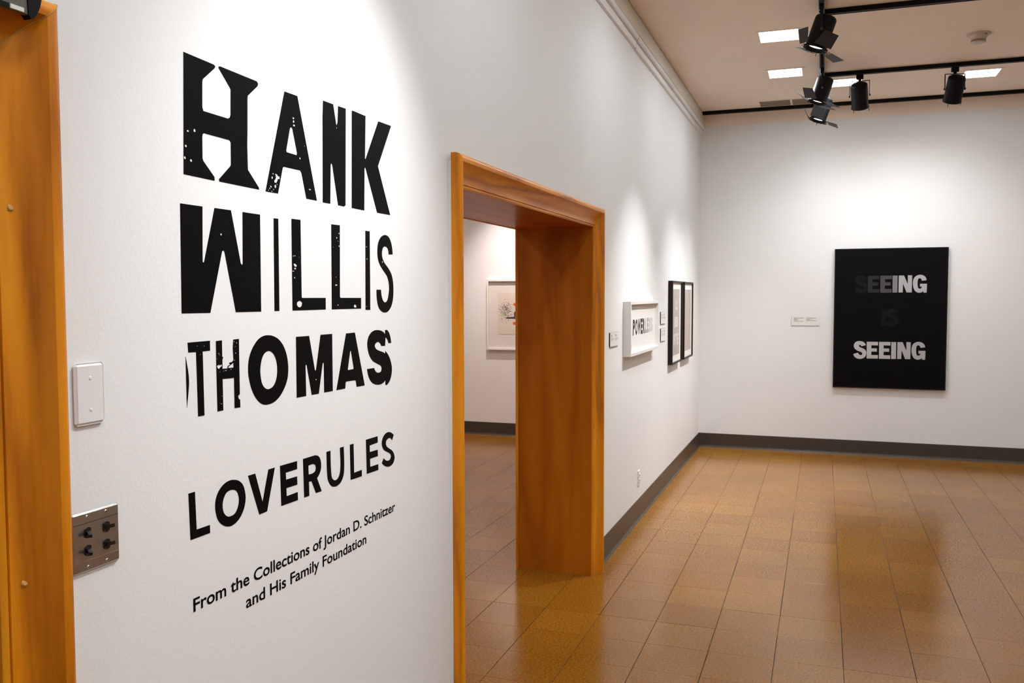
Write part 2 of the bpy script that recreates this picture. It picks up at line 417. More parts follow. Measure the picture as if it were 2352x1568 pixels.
LINE2 = [
    ('W', 0, [([(1565.1,1911.3),(1637.5,1911.2),(1634.4,1788.2),(1637.1,1786),(1639.7,1788.4),(1679.1,1911.8),(1738,1911.9),(1771.5,1789.3),(1776.5,1785),(1779.1,1789.6),(1781.8,1911.7),(1851.2,1911.4),(1849.2,1672.9),(1749.6,1673),(1711.6,1813.7),(1708,1816.9),(1703,1814.5),(1657.5,1673.3),(1562.5,1673.8)], [])], [(1700.5,1853.2,2.9,2.6)]),
    ('I', 0, [([(1908,1907.2),(1928.2,1907.5),(1926.8,1672.9),(1905.6,1673.2)], [])], []),
    ('L', 0, [([(1987.2,1912.3),(2029.3,1912.7),(2029.9,1707),(2033.3,1705.9),(2149.8,1705.5),(2149.5,1673.1),(1986.1,1672.9)], [[(2007.5,1694),(2014.4,1697.2),(2023.2,1698.2),(2032,1692.6),(2030.3,1686),(2022.8,1680.6),(2013,1681.8),(2006.3,1687.4)], [(1994.7,1796.3),(2002.4,1796),(2010,1791.9),(2006,1787.4),(1999.3,1788.3),(1994.6,1792.5)]])], [(2001.1,1783.4,5.3,2.8),(1992.2,1776.1,5.3,1.4),(1993.3,1815.5,2.8,1.6),(2001,1816.6,2.9,1.6),(1998,1758.9,2.9,2.2),(2020.3,1813.3,2,1.1)]),
    ('L', 0, [([(2184.5,1912.8),(2231.4,1913.3),(2227.1,1708),(2231.7,1705.3),(2350.1,1704.9),(2349.4,1672.8),(2182,1672.9)], [])], [(2213.9,1876.2,3.4,2.6),(2221.1,1867.1,2.3,1.2),(2226.2,1889.6,2.9,2.4),(2225.9,1853.2,2.9,3),(2193.5,1849.2,2.3,1.2),(2207.3,1764.7,2.3,1.2),(2206.8,1742,7.4,2.4),(2215.7,1684.8,4.5,1.5),(2313.4,1680.1,8,5.5)]),
    ('I', 0, [([(2380.6,1907.8),(2407.8,1908.1),(2406.6,1667.8),(2376.7,1668.3)], [])], [(2386.6,1859.6,3.2,1.6),(2389.1,1823,2.5,2.2),(2382.7,1678.6,2.6,1.2)]),
    ('S', 1, [([(2559.3,1844.1),(2531.9,1842.9),(2530,1852.8),(2523.1,1862.3),(2507,1867.1),(2493.7,1862.5),(2486.5,1849.1),(2487.5,1832.9),(2499.7,1817.1),(2528.9,1798.3),(2550,1778.9),(2559.7,1755.7),(2562,1725.6),(2557.9,1698.8),(2544.4,1675.5),(2522.6,1660.9),(2502.8,1657.7),(2480.6,1661.7),(2460.2,1675),(2450.5,1696.1),(2447.6,1717.1),(2447.8,1730),(2477.1,1730.2),(2479.6,1715.5),(2486.2,1700.8),(2495.1,1692.6),(2503.4,1690.2),(2518.3,1695.7),(2527.2,1712.2),(2531.9,1732.1),(2530.1,1752),(2519.9,1771.6),(2493.6,1790.7),(2469.9,1809.5),(2458.6,1826.9),(2455.7,1847.7),(2461,1873.7),(2476.4,1892.3),(2495.8,1901),(2509.8,1903.2),(2530.9,1898.9),(2546.4,1885),(2555.3,1865.6)], [])], [(2488.6,1817.3,3.5,2.6),(2491.8,1805,2.1,1),(2541.7,1864.6,2.1,0.9)]),
]
LINE3 = [
    ('(', 1, [([(1572.1,1579.4),(1575.6,1563.6),(1579.9,1542.8),(1581.3,1522.1),(1578.6,1499.5),(1575.4,1481.5),(1572.9,1466.3),(1572.7,1481.8),(1572.5,1518.3),(1572.2,1550.3)], [])], []),
    ('T', 0, [([(1579.3,1609.4),(1653.8,1610.1),(1653.8,1587.6),(1628.3,1587.3),(1630.2,1442.8),(1608.9,1443),(1606.4,1587.2),(1581,1587.7)], [])], [(1610.6,1600.2,1.7,1.1),(1633.5,1598.9,1.8,1.2),(1620.4,1580.8,1.4,0.9)]),
    ('H', 0, [([(1674.7,1608.1),(1696.2,1608.9),(1696.1,1571.1),(1699.8,1569),(1696.7,1564.4),(1696.4,1542.7),(1714.1,1542.2),(1715.8,1547.9),(1724.3,1550.2),(1720.6,1554.9),(1731.4,1556.1),(1737.3,1559.6),(1735.5,1588.6),(1738,1608.6),(1759.1,1609.3),(1758.8,1476.8),(1752.4,1473.2),(1753.8,1467.1),(1759.7,1463.5),(1759.9,1445.5),(1738.3,1445.9),(1738,1517.9),(1696.1,1519),(1696.5,1445.9),(1675.7,1445.6),(1674.6,1542)], [[(1676.3,1551),(1681.5,1552),(1684.1,1554.2),(1686.6,1551.1),(1693.4,1553.5),(1694.8,1549.5),(1688,1546.7),(1684.2,1543.2),(1679.1,1545.5)], [(1718.1,1545.8),(1726.6,1549.6),(1736.8,1554.2),(1736.8,1542.4),(1718,1542.9)]])], [(1684.1,1579.1,1.9,1.7),(1686.6,1576.1,1.5,0.9),(1677.9,1567.3,1.4,1),(1741.7,1603.5,2,1.2),(1750.2,1600.1,2.4,1.5),(1744.9,1591.8,1.5,1),(1746,1576.2,1.9,2),(1727.8,1538.9,2.3,1.5),(1708.7,1537.6,3.8,1.2),(1700.4,1537,1.9,1),(1690.6,1461.8,3.4,1.2),(1686.9,1536.2,1.9,1),(1684,1464.8,1.5,0.9),(1693,1479.7,1.5,1),(1741.6,1559.5,1.9,1.2)]),
    ('O', 1, [([(1876.9,1612.9),(1899,1609.6),(1921.2,1600.6),(1941.4,1583.6),(1954.8,1561.3),(1961.2,1537.9),(1962.1,1518.9),(1959.3,1500.1),(1950.3,1482),(1935.9,1464.6),(1917.2,1450.5),(1894.3,1441.2),(1872.1,1439),(1856.9,1440),(1839.9,1446.2),(1821.3,1461.2),(1807.2,1480.5),(1798.3,1501.7),(1793.2,1522.4),(1792.9,1540),(1796.2,1557.4),(1804.5,1574.6),(1818.7,1591.5),(1835.8,1604.7),(1855.2,1611.5)], [[(1878,1573.2),(1893.4,1567.8),(1905.5,1555.2),(1911.4,1540.2),(1913.3,1525.4),(1911.9,1509.6),(1905.7,1494.3),(1895.5,1483.3),(1882,1478.1),(1871,1477.6),(1858.1,1482.6),(1847.6,1494.5),(1843,1510.4),(1841.3,1526),(1843.8,1541.3),(1849.4,1556.3),(1860.5,1568.5)]])], []),
    ('M', 0, [([(2000.2,1603.2),(2062.9,1603.1),(2089.4,1508.6),(2092.5,1505.5),(2095.7,1509.5),(2120.8,1603.5),(2182,1603.5),(2181.5,1441.1),(2135.7,1441.2),(2135.5,1522.3),(2132.9,1526.3),(2129.6,1522.8),(2107.8,1441),(2072.2,1441.6),(2049.7,1523),(2046.8,1527.2),(2043.6,1523.5),(2044.6,1441.5),(1999.4,1441.7)], [])], [(2095,1481.3,2.7,2)]),
    ('A', 0, [([(2259.1,1601.5),(2310.4,1602.1),(2366.5,1438.8),(2317.3,1439.3),(2312.7,1458),(2308.5,1460),(2258.2,1460.9),(2254,1458.9),(2250.7,1441),(2201.3,1441.2)], [[(2283,1549.4),(2286,1548),(2300.7,1497.8),(2299.4,1494.2),(2269.1,1493.5),(2266.8,1495.9),(2281.2,1546.8)]])], []),
    ('S', 1, [([(2501.3,1552.2),(2474.9,1553),(2469.5,1560.5),(2458,1566.3),(2444.4,1565.7),(2434.2,1560.1),(2432.7,1553.7),(2440.6,1546.1),(2460.8,1539.1),(2488.3,1532.5),(2503.6,1526.6),(2501.9,1442.2),(2489.9,1436.7),(2472.4,1432.8),(2448.4,1433.1),(2424.9,1438),(2405.2,1447.9),(2392.3,1461.9),(2384.8,1478.5),(2381.8,1487.6),(2427.3,1487.2),(2431.2,1481.1),(2442.4,1473),(2458,1470.1),(2471.8,1472.9),(2476.8,1480.7),(2472.2,1489.3),(2453.1,1497.2),(2419.7,1509.4),(2400.2,1525.1),(2387.7,1548.2),(2385.4,1565.8),(2391.7,1583),(2408.3,1596.6),(2431.7,1603.7),(2455.4,1603.8),(2479.3,1600.2),(2496.5,1593),(2502,1587.8)], []), ([(2501.6,1601.7),(2514.3,1602.2),(2528.4,1593.3),(2538.8,1576.2),(2543.5,1559.3),(2524.1,1559.6),(2517.2,1570.6),(2506.8,1577.7),(2503.3,1577.9)], []), ([(2501.7,1536.6),(2519.9,1523.9),(2537.4,1502.7),(2546.3,1478.5),(2543.7,1458.6),(2532.5,1439.4),(2514.4,1427.8),(2505.1,1426),(2500.9,1429.1),(2500.5,1475.5)], [])], []),
]
LINE4 = [
    ('L', 0, [([(1571.7,1276.8),(1593,1276.7),(1596.1,1190.6),(1641.2,1189.8),(1641.5,1171.3),(1575.4,1172.1)], [])], []),
    ('O', 1, [([(1731.9,1275.7),(1750.7,1268.9),(1764.8,1256.3),(1772.5,1236.4),(1774,1220.8),(1768,1200.7),(1755.4,1183.9),(1738.3,1172.9),(1719.4,1168.5),(1703.2,1170.5),(1685.2,1179.1),(1669.9,1194.1),(1662.9,1211.8),(1660.7,1228.3),(1663.9,1245.1),(1674.1,1260.3),(1690.2,1271.6),(1711,1277.2)], [[(1722.8,1253.6),(1738.2,1248.2),(1745.9,1236),(1747.8,1220.5),(1743.1,1206.5),(1732.8,1195.3),(1717.7,1192),(1706.2,1193.6),(1694.9,1201.3),(1688.5,1213.1),(1687.5,1226.6),(1691.5,1239),(1701,1250.2),(1712.6,1253.7)]])], []),
    ('V', 0, [([(1784.9,1274.9),(1813.8,1274.8),(1841.9,1197.9),(1868.2,1274.8),(1896.1,1274.4),(1860,1170),(1827.7,1169.4)], [])], []),
    ('E', 0, [([(1918.6,1274.4),(1996.7,1273.1),(1996.2,1251.7),(1943.7,1252.1),(1944.9,1233.5),(1995.7,1232.4),(1996.3,1210.1),(1945.4,1211),(1946.5,1189.7),(1997.5,1189.7),(1998.1,1168),(1921.8,1169.3)], [])], []),
    ('R', 1, [([(2024.8,1273.5),(2067.7,1273.4),(2089.7,1272.4),(2105.5,1265.1),(2113.5,1251.4),(2114.4,1233.7),(2107.5,1219.2),(2093.2,1208),(2116,1167.3),(2086.4,1167.9),(2064.7,1205.7),(2052.3,1205.8),(2053.2,1167.5),(2028.1,1168.2)], [[(2050.4,1250.8),(2073.4,1251),(2084.6,1246.9),(2087.5,1237),(2084.2,1228.9),(2072.8,1225.9),(2051.6,1226.2)]])], []),
    ('U', 1, [([(2143.5,1272.7),(2164.8,1272.6),(2167.3,1209.5),(2171,1194.4),(2181.6,1185.1),(2195.3,1183.1),(2209.3,1190.5),(2216.7,1205.5),(2216.8,1272.2),(2238,1272.4),(2239.3,1206.8),(2235.3,1189.1),(2220.8,1171.8),(2199.7,1165.1),(2179.1,1166.5),(2162.4,1174.6),(2149.4,1191.6),(2145.9,1210.1)], [])], []),
    ('L', 0, [([(2273.2,1271.9),(2295.2,1271.7),(2296.9,1183.9),(2342.9,1184.2),(2343.3,1164.7),(2275.9,1166.6)], [])], []),
    ('E', 0, [([(2370.4,1271.6),(2445.6,1271.3),(2446,1251.1),(2393.5,1250.1),(2393.9,1229.9),(2444.8,1228.7),(2446,1208.4),(2395,1208.7),(2396.1,1183.6),(2447.9,1182.3),(2448.3,1163.9),(2373.6,1165.7)], [])], []),
    ('S', 1, [([(2555.4,1259.1),(2542.7,1243),(2531.5,1251.7),(2516,1252.9),(2503,1248),(2499.4,1238.6),(2505.2,1229.6),(2522.2,1219.9),(2543.8,1208.9),(2556.8,1194.4),(2559.2,1181.7),(2554.6,1172.2),(2542.9,1164.1),(2521,1161.2),(2501.3,1164.8),(2482.8,1173.1),(2472,1181.1),(2484.1,1195.3),(2495.8,1186.8),(2512.8,1181.8),(2527.6,1183.2),(2534.7,1192.1),(2528.8,1201.3),(2509.1,1210.7),(2488,1220.3),(2475.6,1232.4),(2472.5,1244.9),(2477.8,1258),(2493.2,1269.7),(2514.7,1273.7),(2536.2,1269.3)], [])], []),
]
SEEING = [
    ('S', 1, [([(1621.1,1083.7),(1667,1096.4),(1676.1,1080.1),(1691.6,1071),(1707.9,1077.2),(1709.8,1092.6),(1696.5,1104.1),(1663.4,1117.6),(1635.5,1138.3),(1624.1,1164.1),(1629.1,1193.7),(1650.7,1215.3),(1683.5,1220.6),(1716.4,1212.8),(1738.7,1189.7),(1742.2,1178),(1700.9,1165.5),(1689.7,1179.4),(1676.5,1179.2),(1673.5,1167.3),(1690.1,1153.5),(1723.2,1140),(1745.5,1113.3),(1746.1,1078),(1733.5,1050.6),(1708.6,1035.9),(1675.8,1031.7),(1646,1042.8),(1625.8,1063.7)], [])], []),
    ('E', 0, [([(1751.3,1214.6),(1861,1215.1),(1861.7,1177.6),(1796.6,1177.7),(1797.2,1146),(1851.4,1145.8),(1852,1111.8),(1797.8,1110.8),(1798.5,1075.5),(1862.4,1075.7),(1862.1,1038.2),(1752.3,1036.9)], [])], []),
    ('E', 0, [([(1871.8,1215.3),(1981.5,1215.8),(1982.3,1178.5),(1916.7,1178.6),(1917.3,1147),(1971.1,1146.8),(1971.7,1113),(1916.9,1111.9),(1917.5,1075.7),(1982,1075.9),(1981.7,1037.3),(1872.9,1037.2)], [])], []),
    ('I', 0, [([(1990.1,1214.8),(2037.2,1215.6),(2037.4,1038.5),(1991.4,1037.5)], [])], []),
    ('N', 0, [([(2048.9,1215.7),(2099,1215.4),(2135.8,1126.7),(2135,1217.1),(2176.3,1216.6),(2175.6,1039.3),(2125.8,1039.4),(2090,1131.6),(2089.6,1039.7),(2049.1,1038.8)], [])], []),
    ('G', 1, [([(2313.1,1164.6),(2269.1,1159.2),(2261.3,1181),(2247.6,1186.6),(2234.1,1177.1),(2229.3,1151.6),(2229,1116.9),(2234.9,1084.6),(2249.8,1076.8),(2265.4,1082.9),(2270.4,1099.2),(2251.5,1098.8),(2251.9,1128.9),(2318,1129),(2315.7,1036.7),(2287.4,1037.2),(2284,1051),(2266.3,1039),(2240.1,1036.1),(2213.5,1047.1),(2195,1075.7),(2185.7,1116),(2186.9,1162.4),(2199.9,1197.3),(2225.9,1216.2),(2257.4,1221.4),(2289.1,1210.3),(2308.4,1187.6)], [])], []),
]

def proj(p):
    d = Vector(p) - Vector((CAMX, 0, CAMZ)); w = d.dot(_f0)
    if w < 0.1: return None
    return 1176 + FPX * d.dot(_right) / w, 784 - FPX * d.dot(_up) / w

# ------------------------------------------------------------------ floor with cork tiles
TS, TX0, TY0 = 0.3048, 0.511, 3.9234
floor = MB().box(XL, XR, YF, YB + 0.02, -0.08, -0.004).build('floor', M['slab']); tag(floor, kind='structure')
def tile_seen(x, y):
    c = proj((x, y, 0))
    if c is None or not (-60 < c[0] < 2412 and c[1] < 1640): return 0
    if x < 0.02:
        for px in (0.0, -WT):
            if px < x: continue
            t = (px - CAMX) / (x - CAMX); yy = y * t
            if not (3.05 < yy < 5.2): return 0
    a, b, d = proj((x - .15, y, 0)), proj((x + .15, y, 0)), proj((x, y - .15, 0))
    e = proj((x, y + .15, 0))
    return abs((b[0] - a[0]) * (e[1] - d[1])) if a and b and d and e else 0
cells = []
for i in range(-19, 21):
    for j in range(-24, 21):
        x0, y0 = TX0 + i * TS, TY0 + j * TS
        x1, y1 = min(x0 + TS, XR), min(y0 + TS, YB)
        x0, y0 = max(x0, XL), max(y0, YF)
        if x1 - x0 < 0.02 or y1 - y0 < 0.02: continue
        cells.append((tile_seen((x0 + x1) / 2, (y0 + y1) / 2), x0, x1, y0, y1))
cells.sort(reverse=True)
GX, GY = 0.0015, 0.0008
def tile_mesh(w, d):
    mb = MB(); b = 0.0004; h = 0.004
    a0, a1 = w / 2 - GX, d / 2 - GY
    v = [(-a0,-a1,-h),(a0,-a1,-h),(a0,a1,-h),(-a0,a1,-h),(-a0,-a1,-b*.5),(a0,-a1,-b*.5),(a0,a1,-b*.5),(-a0,a1,-b*.5),(-a0+b,-a1+b,0),(a0-b,-a1+b,0),(a0-b,a1-b,0),(-a0+b,a1-b,0)]
    f = [(4,5,9,8),(5,6,10,9),(6,7,11,10),(7,4,8,11),(8,9,10,11),(0,1,5,4),(1,2,6,5),(2,3,7,6),(3,0,4,7)]
    return v, f
tile_cache = {}
rest = MB()
for n, (area, x0, x1, y0, y1) in enumerate(cells):
    w, d = round(x1 - x0, 4), round(y1 - y0, 4)
    jx, jy = random.uniform(-.0006, .0006), random.uniform(-.0004, .0004)
    cx, cy = (x0 + x1) / 2 + jx, (y0 + y1) / 2 + jy
    tilt = Matrix.Translation((cx, cy, random.uniform(-.0003, 0))) @ Matrix.Rotation(random.uniform(-.0004, .0004), 4, 'X') @ Matrix.Rotation(random.uniform(-.0004, .0004), 4, 'Y')
    v, f = tile_mesh(w, d)
    if n < 300 and area > 0:
        if (w, d) not in tile_cache:
            tile_cache[(w, d)] = mesh('tile', v, f); tile_cache[(w, d)].materials.append(M['cork'])
        o = link('tile', tile_cache[(w, d)], None, floor); o.matrix_local = tilt
    else:
        rest.add(v, f, False, tilt)
o = rest.build('tile_field', M['cork'], floor); tag(o, kind='stuff')

# ------------------------------------------------------------------ walls and ceiling
D1 = (0.10, 1.096, 2.105)          # near doorway: y from, y to, head height
D2 = (3.116, 5.158, 2.120)         # far doorway
wl = MB()
ys = [YF - 0.1, D1[0], D1[1], D2[0], D2[1], YB + 0.1]
for a, b in ((ys[0], ys[1]), (ys[2], ys[3]), (ys[4], ys[5])): wl.box(-WT, 0, a, b, -0.08, ZC)
wl.box(-WT, 0, D1[0], D1[1], D1[2], ZC); wl.box(-WT, 0, D2[0], D2[1], D2[2], ZC)
tag(wl.build('wall_left', M['wall']), kind='structure')
tag(MB().box(XL - .1, XR + .1, YB, YB + 0.15, -0.08, ZC).build('wall_back', M['wall']), kind='structure')
tag(MB().box(XR, XR + 0.15, YF - .1, YB + .1, -0.08, ZC).build('wall_right', M['wall']), kind='structure')
tag(MB().box(XL - .1, XR + .1, YF - 0.15, YF, -0.08, ZC).build('wall_front', M['wall']), kind='structure')
tag(MB().box(XL - 0.15, XL, YF - .1, YB + .1, -0.08, ZC).build('wall_far_left', M['wall']), kind='structure')
tag(MB().box(XL - .2, XR + .2, YF - .2, YB + .2, ZC, ZC + 0.12).build('ceiling', M['ceiling']), kind='structure')
# ceiling-coloured band at the top of the end wall
tag(MB().box(0.0, XR, YB - 0.006, YB, 3.575, ZC).build('trim_1', M['ceiling']), kind='structure')

# crown moulding along the lettering wall: fascia, bullnose, lower strip in two lengths with an open joint
crown = empty('trim_2', (0, 0, 3.47)); tag(crown, kind='structure')
def crown_piece(name, poly, y0, y1, mat):
    MB().prism([(x, z - 3.47) for x, z in poly], 'y', y0, y1).build(name, mat, crown)
crown_piece('fascia', [(0, 3.57), (.036, 3.575), (.034, 3.60), (.030, 3.66), (.028, 3.712), (0, 3.712)], YF, YB, M['crown'])
bull = [(0, 3.535)] + [(.022 + .020 * math.sin(math.radians(t)), 3.556 - .021 * math.cos(math.radians(t))) for t in range(0, 181, 20)] + [(0, 3.577)]
strip = [(0, 3.475), (.018, 3.477), (.022, 3.484), (.022, 3.520), (.016, 3.530), (0, 3.535)]
JY = 6.33
for y0, y1, dz in ((YF, JY, 0.0), (JY + 0.012, 9.45, -0.006), (9.462, YB, 0.004)):
    crown_piece('bullnose', [(x, z + dz * .6) for x, z in bull], y0, y1, M['white_paint'])
    crown_piece('strip', [(x, z + dz) for x, z in strip], y0, y1, M['white_paint'])
crown_piece('gap_shade_strip', [(.004, 3.712), (.024, 3.712), (.024, ZC), (.004, ZC)], YF, YB, M['dark_slot'])  # dark strip painting the shade between fascia and ceiling

# ------------------------------------------------------------------ baseboards (dark vinyl with a cove toe)
BP = [(0, 0), (.020, 0), (.018, .004), (.009, .012), (.006, .024), (.006, .150), (.004, .155), (0, .155)]
def baseboard(name, axis, plane, sgn, a, b):
    mb = MB()
    if axis == 'y': mb.prism([(plane + sgn * p, z) for p, z in BP], 'y', a, b)
    else: mb.prism([(plane + sgn * p, z) for p, z in BP], 'x', a, b)
    tag(mb.build(name, M['base']), kind='structure')
baseboard('baseboard_left', 'y', 0, 1, D2[1] + .118, YB)
baseboard('baseboard_left_near', 'y', 0, 1, D1[1] + .118, D2[0] - .118)
baseboard('baseboard_back', 'x', YB, -1, 0.0, XR)
baseboard('baseboard_far_room', 'x', YB, -1, XL, -WT)

# ------------------------------------------------------------------ wooden door surrounds
def cove_profile():
    pr = [(-.002, -.001), (-.002, .005), (.002, .0085), (.008, .0095), (.011, .008), (.0118, .003), (.0135, .011)]
    for k in range(1, 11):
        t = k / 10
        pr.append((.0135 + .0725 * t, .011 + .041 * t ** 2.7))
    for w, p in ((.092, .0535), (.099, .0545), (.106, .0525), (.112, .047), (.1155, .038), (.116, .028), (.116, .0155), (.050, .0155), (.050, -.001)):
        pr.append((w, p))
    return pr
CP = cove_profile()
def casing(kind, parent, yL, yR, zt, mat):
    """kind: post_left, post_right, header; ends mitred"""
    n = len(CP); v = []
    for end in (0, 1):
        for w, p in CP:
            if kind == 'post_right': v.append((p, yR + w, -0.003 if end == 0 else zt + w))
            elif kind == 'post_left': v.append((p, yL - w, -0.003 if end == 0 else zt + w))
            else: v.append((p, yL - w if end == 0 else yR + w, zt + w))
    mb = MB()
    mb.add(v, [tuple(range(n - 1, -1, -1)), tuple(range(n, 2 * n))])
    mb.add(v, [(i, (i + 1) % n, n + (i + 1) % n, n + i) for i in range(n)], False)
    o = mb.build('casing_header' if kind == 'header' else 'casing_post', mat, parent)
    return o
def shade_auto(o, ang=35):
    me = o.data
    me.polygons.foreach_set('use_smooth', [True] * len(me.polygons))
    me.set_sharp_from_angle(angle=math.radians(ang))
def doorway(name, d):
    yL, yR, zt = d
    root = empty(name, (0, 0, 0)); tag(root, kind='structure')
    for k in ('post_left', 'post_right', 'header'):
        o = casing(k, root, yL, yR, zt, M['wood_y'] if k == 'header' else M['wood_z'])
        # weld the profile walls so that the cove shades smoothly
        import bmesh
        bm = bmesh.new(); bm.from_mesh(o.data); bmesh.ops.remove_doubles(bm, verts=bm.verts[:], dist=1e-6)
        bmesh.ops.recalc_face_normals(bm, faces=bm.faces[:]); bm.to_mesh(o.data); bm.free()
        shade_auto(o)
    for y0, y1 in ((yL - .1155, yL - .052), (yR + .052, yR + .1155)):
        MB().box(0, .0155, y0, y1, 0, zt + .085).build('filler_strip', M['white_paint'], root)
    jd = WT
    MB().bbox(-jd - .01, 0.004, yR - .0005, yR + .03, -.006, zt + .03, .003).build('jamb', M['wood_jamb_shaded'], root)
    MB().bbox(-jd - .01, 0.004, yL - .03, yL + .0005, -.006, zt + .03, .003).build('jamb', M['wood_jamb_shaded'], root)
    MB().bbox(-jd - .01, 0.004, yL, yR, zt - .0005, zt + .03, .003).build('soffit', M['wood_soffit_shaded'], root)
    MB().bbox(-jd - .022, -jd - .001, yR - .004, yR + .10, -.006, zt + .1, .006).build('rear_casing', M['wood_z'], root)
    MB().bbox(-jd - .022, -jd - .001, yL - .10, yL + .004, -.006, zt + .1, .006).build('rear_casing', M['wood_z'], root)
    MB().bbox(-jd - .022, -jd - .001, yL - .10, yR + .10, zt - .004, zt + .1, .006).build('rear_casing', M['wood_y'], root)
    return root
d1 = doorway('door_1', D1)
d2 = doorway('door_2', D2)
# worn pale line along the near mitre
n0 = len(CP) - 9
MB().tube([(p + .0004, D1[1] + w, D1[2] + w) for w, p in CP[6:n0 + 6]], .0009, 6).build('mitre_line', M['plug'], d1)
# filled screw holes in the near post
def plug(parent, y, z, r):
    t = (y - D1[1] - .0135) / .0725
    p = .011 + .041 * t ** 2.7
    mb = MB(); mb.lathe([(r, -.002), (r, .0004), (r * .6, .0010)], 14, Matrix.Translation((p, y, z)) @ Matrix.Rotation(math.radians(90) - math.atan(.041 * 2.7 * t ** 1.7 / .0725), 4, 'Y') )
    mb.build('screw_plug', M['plug'], parent)
plug(d1, 1.132, 1.862, .0065)
plug(d1, 1.136, 1.215, .0065)

# ------------------------------------------------------------------ vinyl wall lettering
def lettering(name, glyphs, label):
    us = [p[0] for g in glyphs for pc in g[2] for p in pc[0]]; vz = [p[1] for g in glyphs for pc in g[2] for p in pc[0]]
    org = (0.0, min(us) / 1000, min(vz) / 1000)
    root = empty(name, org); tag(root, label, 'lettering', 'black vinyl title lettering on the white wall')
    for ch, sm, pieces, specks in glyphs:
        pcs = []
        for k, (o, hs) in enumerate(pieces):
            o = [(a / 1000, b / 1000) for a, b in o]; hs = [[(a / 1000, b / 1000) for a, b in h] for h in hs]
            if sm: o = smooth_poly(o); hs = [smooth_poly(h) for h in hs]
            if k == 0: hs = hs + [speck(a / 1000, b / 1000, c / 1000, d / 1000) for a, b, c, d in specks]
            pcs.append((o, hs))
        V, F = flat_shape(pcs, 0.0005)
        wall_glyph('letter', V, F, M['vinyl'], root, 'x', org, 0.0002)
    return root
lettering('vinyl_lettering', LINE1, 'topmost and tallest line of black wall lettering, beginning with a slab serif H')
lettering('vinyl_lettering', LINE2, 'second line of black wall lettering, from a heavy W to a thin S')
lettering('vinyl_lettering', LINE3, 'third line of black wall lettering, ending in a sliced doubled S')
lettering('vinyl_lettering', LINE4, 'medium sized black exhibition title lettering LOVERULES under the three big lines')
def small_lettering(s, u0, u1, v0, cap, label, bold=0.016):
    org = (0.0, u0, v0)
    root = empty('vinyl_lettering', org); tag(root, label, 'lettering', 'small black vinyl credit lettering')
    for ch, V, F in text_line(s, u0, u1, v0, cap, bold, .68):
        wall_glyph('letter', V, F, M['vinyl'], root, 'x', org, 0.0006)
small_lettering('From the Collections of Jordan D. Schnitzer', 1.580, 2.560, 1.0085, 0.0285, 'upper of the two small lines of black credit lettering, beginning From the Collections')
small_lettering('and His Family Foundation', 1.768, 2.366, 0.9525, 0.0285, 'lower of the two small lines of black credit lettering, beginning and His Family')

# ------------------------------------------------------------------ wall plates by the near door
def blank_plate():
    root = empty('blank_wall_plate', (0, 1.298, 1.527)); tag(root, 'white painted blank wall plate above the steel switch plate', 'wall plate')
    MB().bbox(0, .008, -.0355, .0355, -.0585, .0585, .0055).build('cover', M['white_paint'], root)
    for z in (-.030, .030):
        MB().lathe([(.0046, 0), (.0040, .0006), (.002, .0010)], 10, Matrix.Translation((.0076, 0, z)) @ Matrix.Rotation(math.radians(90), 4, 'Y')).build('screw', M['white_paint'], root)
blank_plate()
def switch_plate():
    root = empty('switch_plate', (0, 1.3055, 1.2475)); tag(root, 'brushed steel plate with four black toggle switches by the wooden post', 'light switch')
    MB().bbox(0, .0065, -.0575, .0575, -.0575, .0575, .0035).build('plate', M['steel'], root)
    for z in (-.036, .036):
        MB().box(.0060, .0067, -.0545, .0545, z - .0004, z + .0004).build('seam', M['chrome'] if z < 0 else M['black_metal'], root)
    for y in (-.023, .023):
        for z in (-.048, .048):
            mb = MB(); R = Matrix.Translation((.0064, y, z)) @ Matrix.Rotation(math.radians(90), 4, 'Y')
            mb.lathe([(.0034, 0), (.0034, .0008), (.0022, .0016)], 12, R)
            sc = mb.build('screw', M['chrome'], root)
            MB().box(.0079, .0084, y - .0024, y + .0024, z - .0005, z + .0005).build('screw_slot', M['dark_slot'], sc)
        for z in (-.0165, .0175):
            pts = []
            for k in range(16):
                a = 2 * math.pi * k / 16
                pts.append((y + max(-.0075, min(.0075, .0105 * math.cos(a))), z + .0105 * math.sin(a)))
            sw = MB().prism(pts, 'x', .006, .0085).build('toggle_bezel', M['black_plastic'], root)
            R = Matrix.Translation((.008, y, z)) @ Matrix.Rotation(math.radians(-12 if y > 0 else 14), 4, 'Y') @ Matrix.Rotation(math.radians(24 if y > 0 else -30), 4, 'Z')
            mb = MB(); mb.add([(0,-.0045,-.004),(0,.0045,-.004),(0,.0045,.004),(0,-.0045,.004),(.017,-.0032,-.0030),(.017,.0032,-.0030),(.017,.0032,.0030),(.017,-.0032,.0030)],
                              [(0,3,2,1),(4,5,6,7),(0,1,5,4),(1,2,6,5),(2,3,7,6),(3,0,4,7)], False, R)
            mb.build('toggle', M['black_plastic'], sw)
switch_plate()
def outlet():
    root = empty('wall_outlet', (0, 6.60, 0.32)); tag(root, 'white wall outlet low on the white wall above the baseboard', 'outlet')
    MB().bbox(0, .008, -.035, .035, -.0575, .0575, .003).build('plate', M['white_plastic'], root)
    for z in (-.020, .020):
        f = MB().bbox(.006, .0135, -.016, .016, z - .014, z + .014, .003).build('socket', M['white_plastic'], root)
        for y in (-.0065, .0065): MB().box(.0133, .0138, y - .001, y + .001, z - .004, z + .006).build('slot', M['dark_slot'], f)
    MB().lathe([(.003, 0), (.0028, .0012), (.001, .0018)], 10, Matrix.Translation((.0078, 0, 0)) @ Matrix.Rotation(math.radians(90), 4, 'Y')).build('screw', M['white_plastic'], root)
outlet()

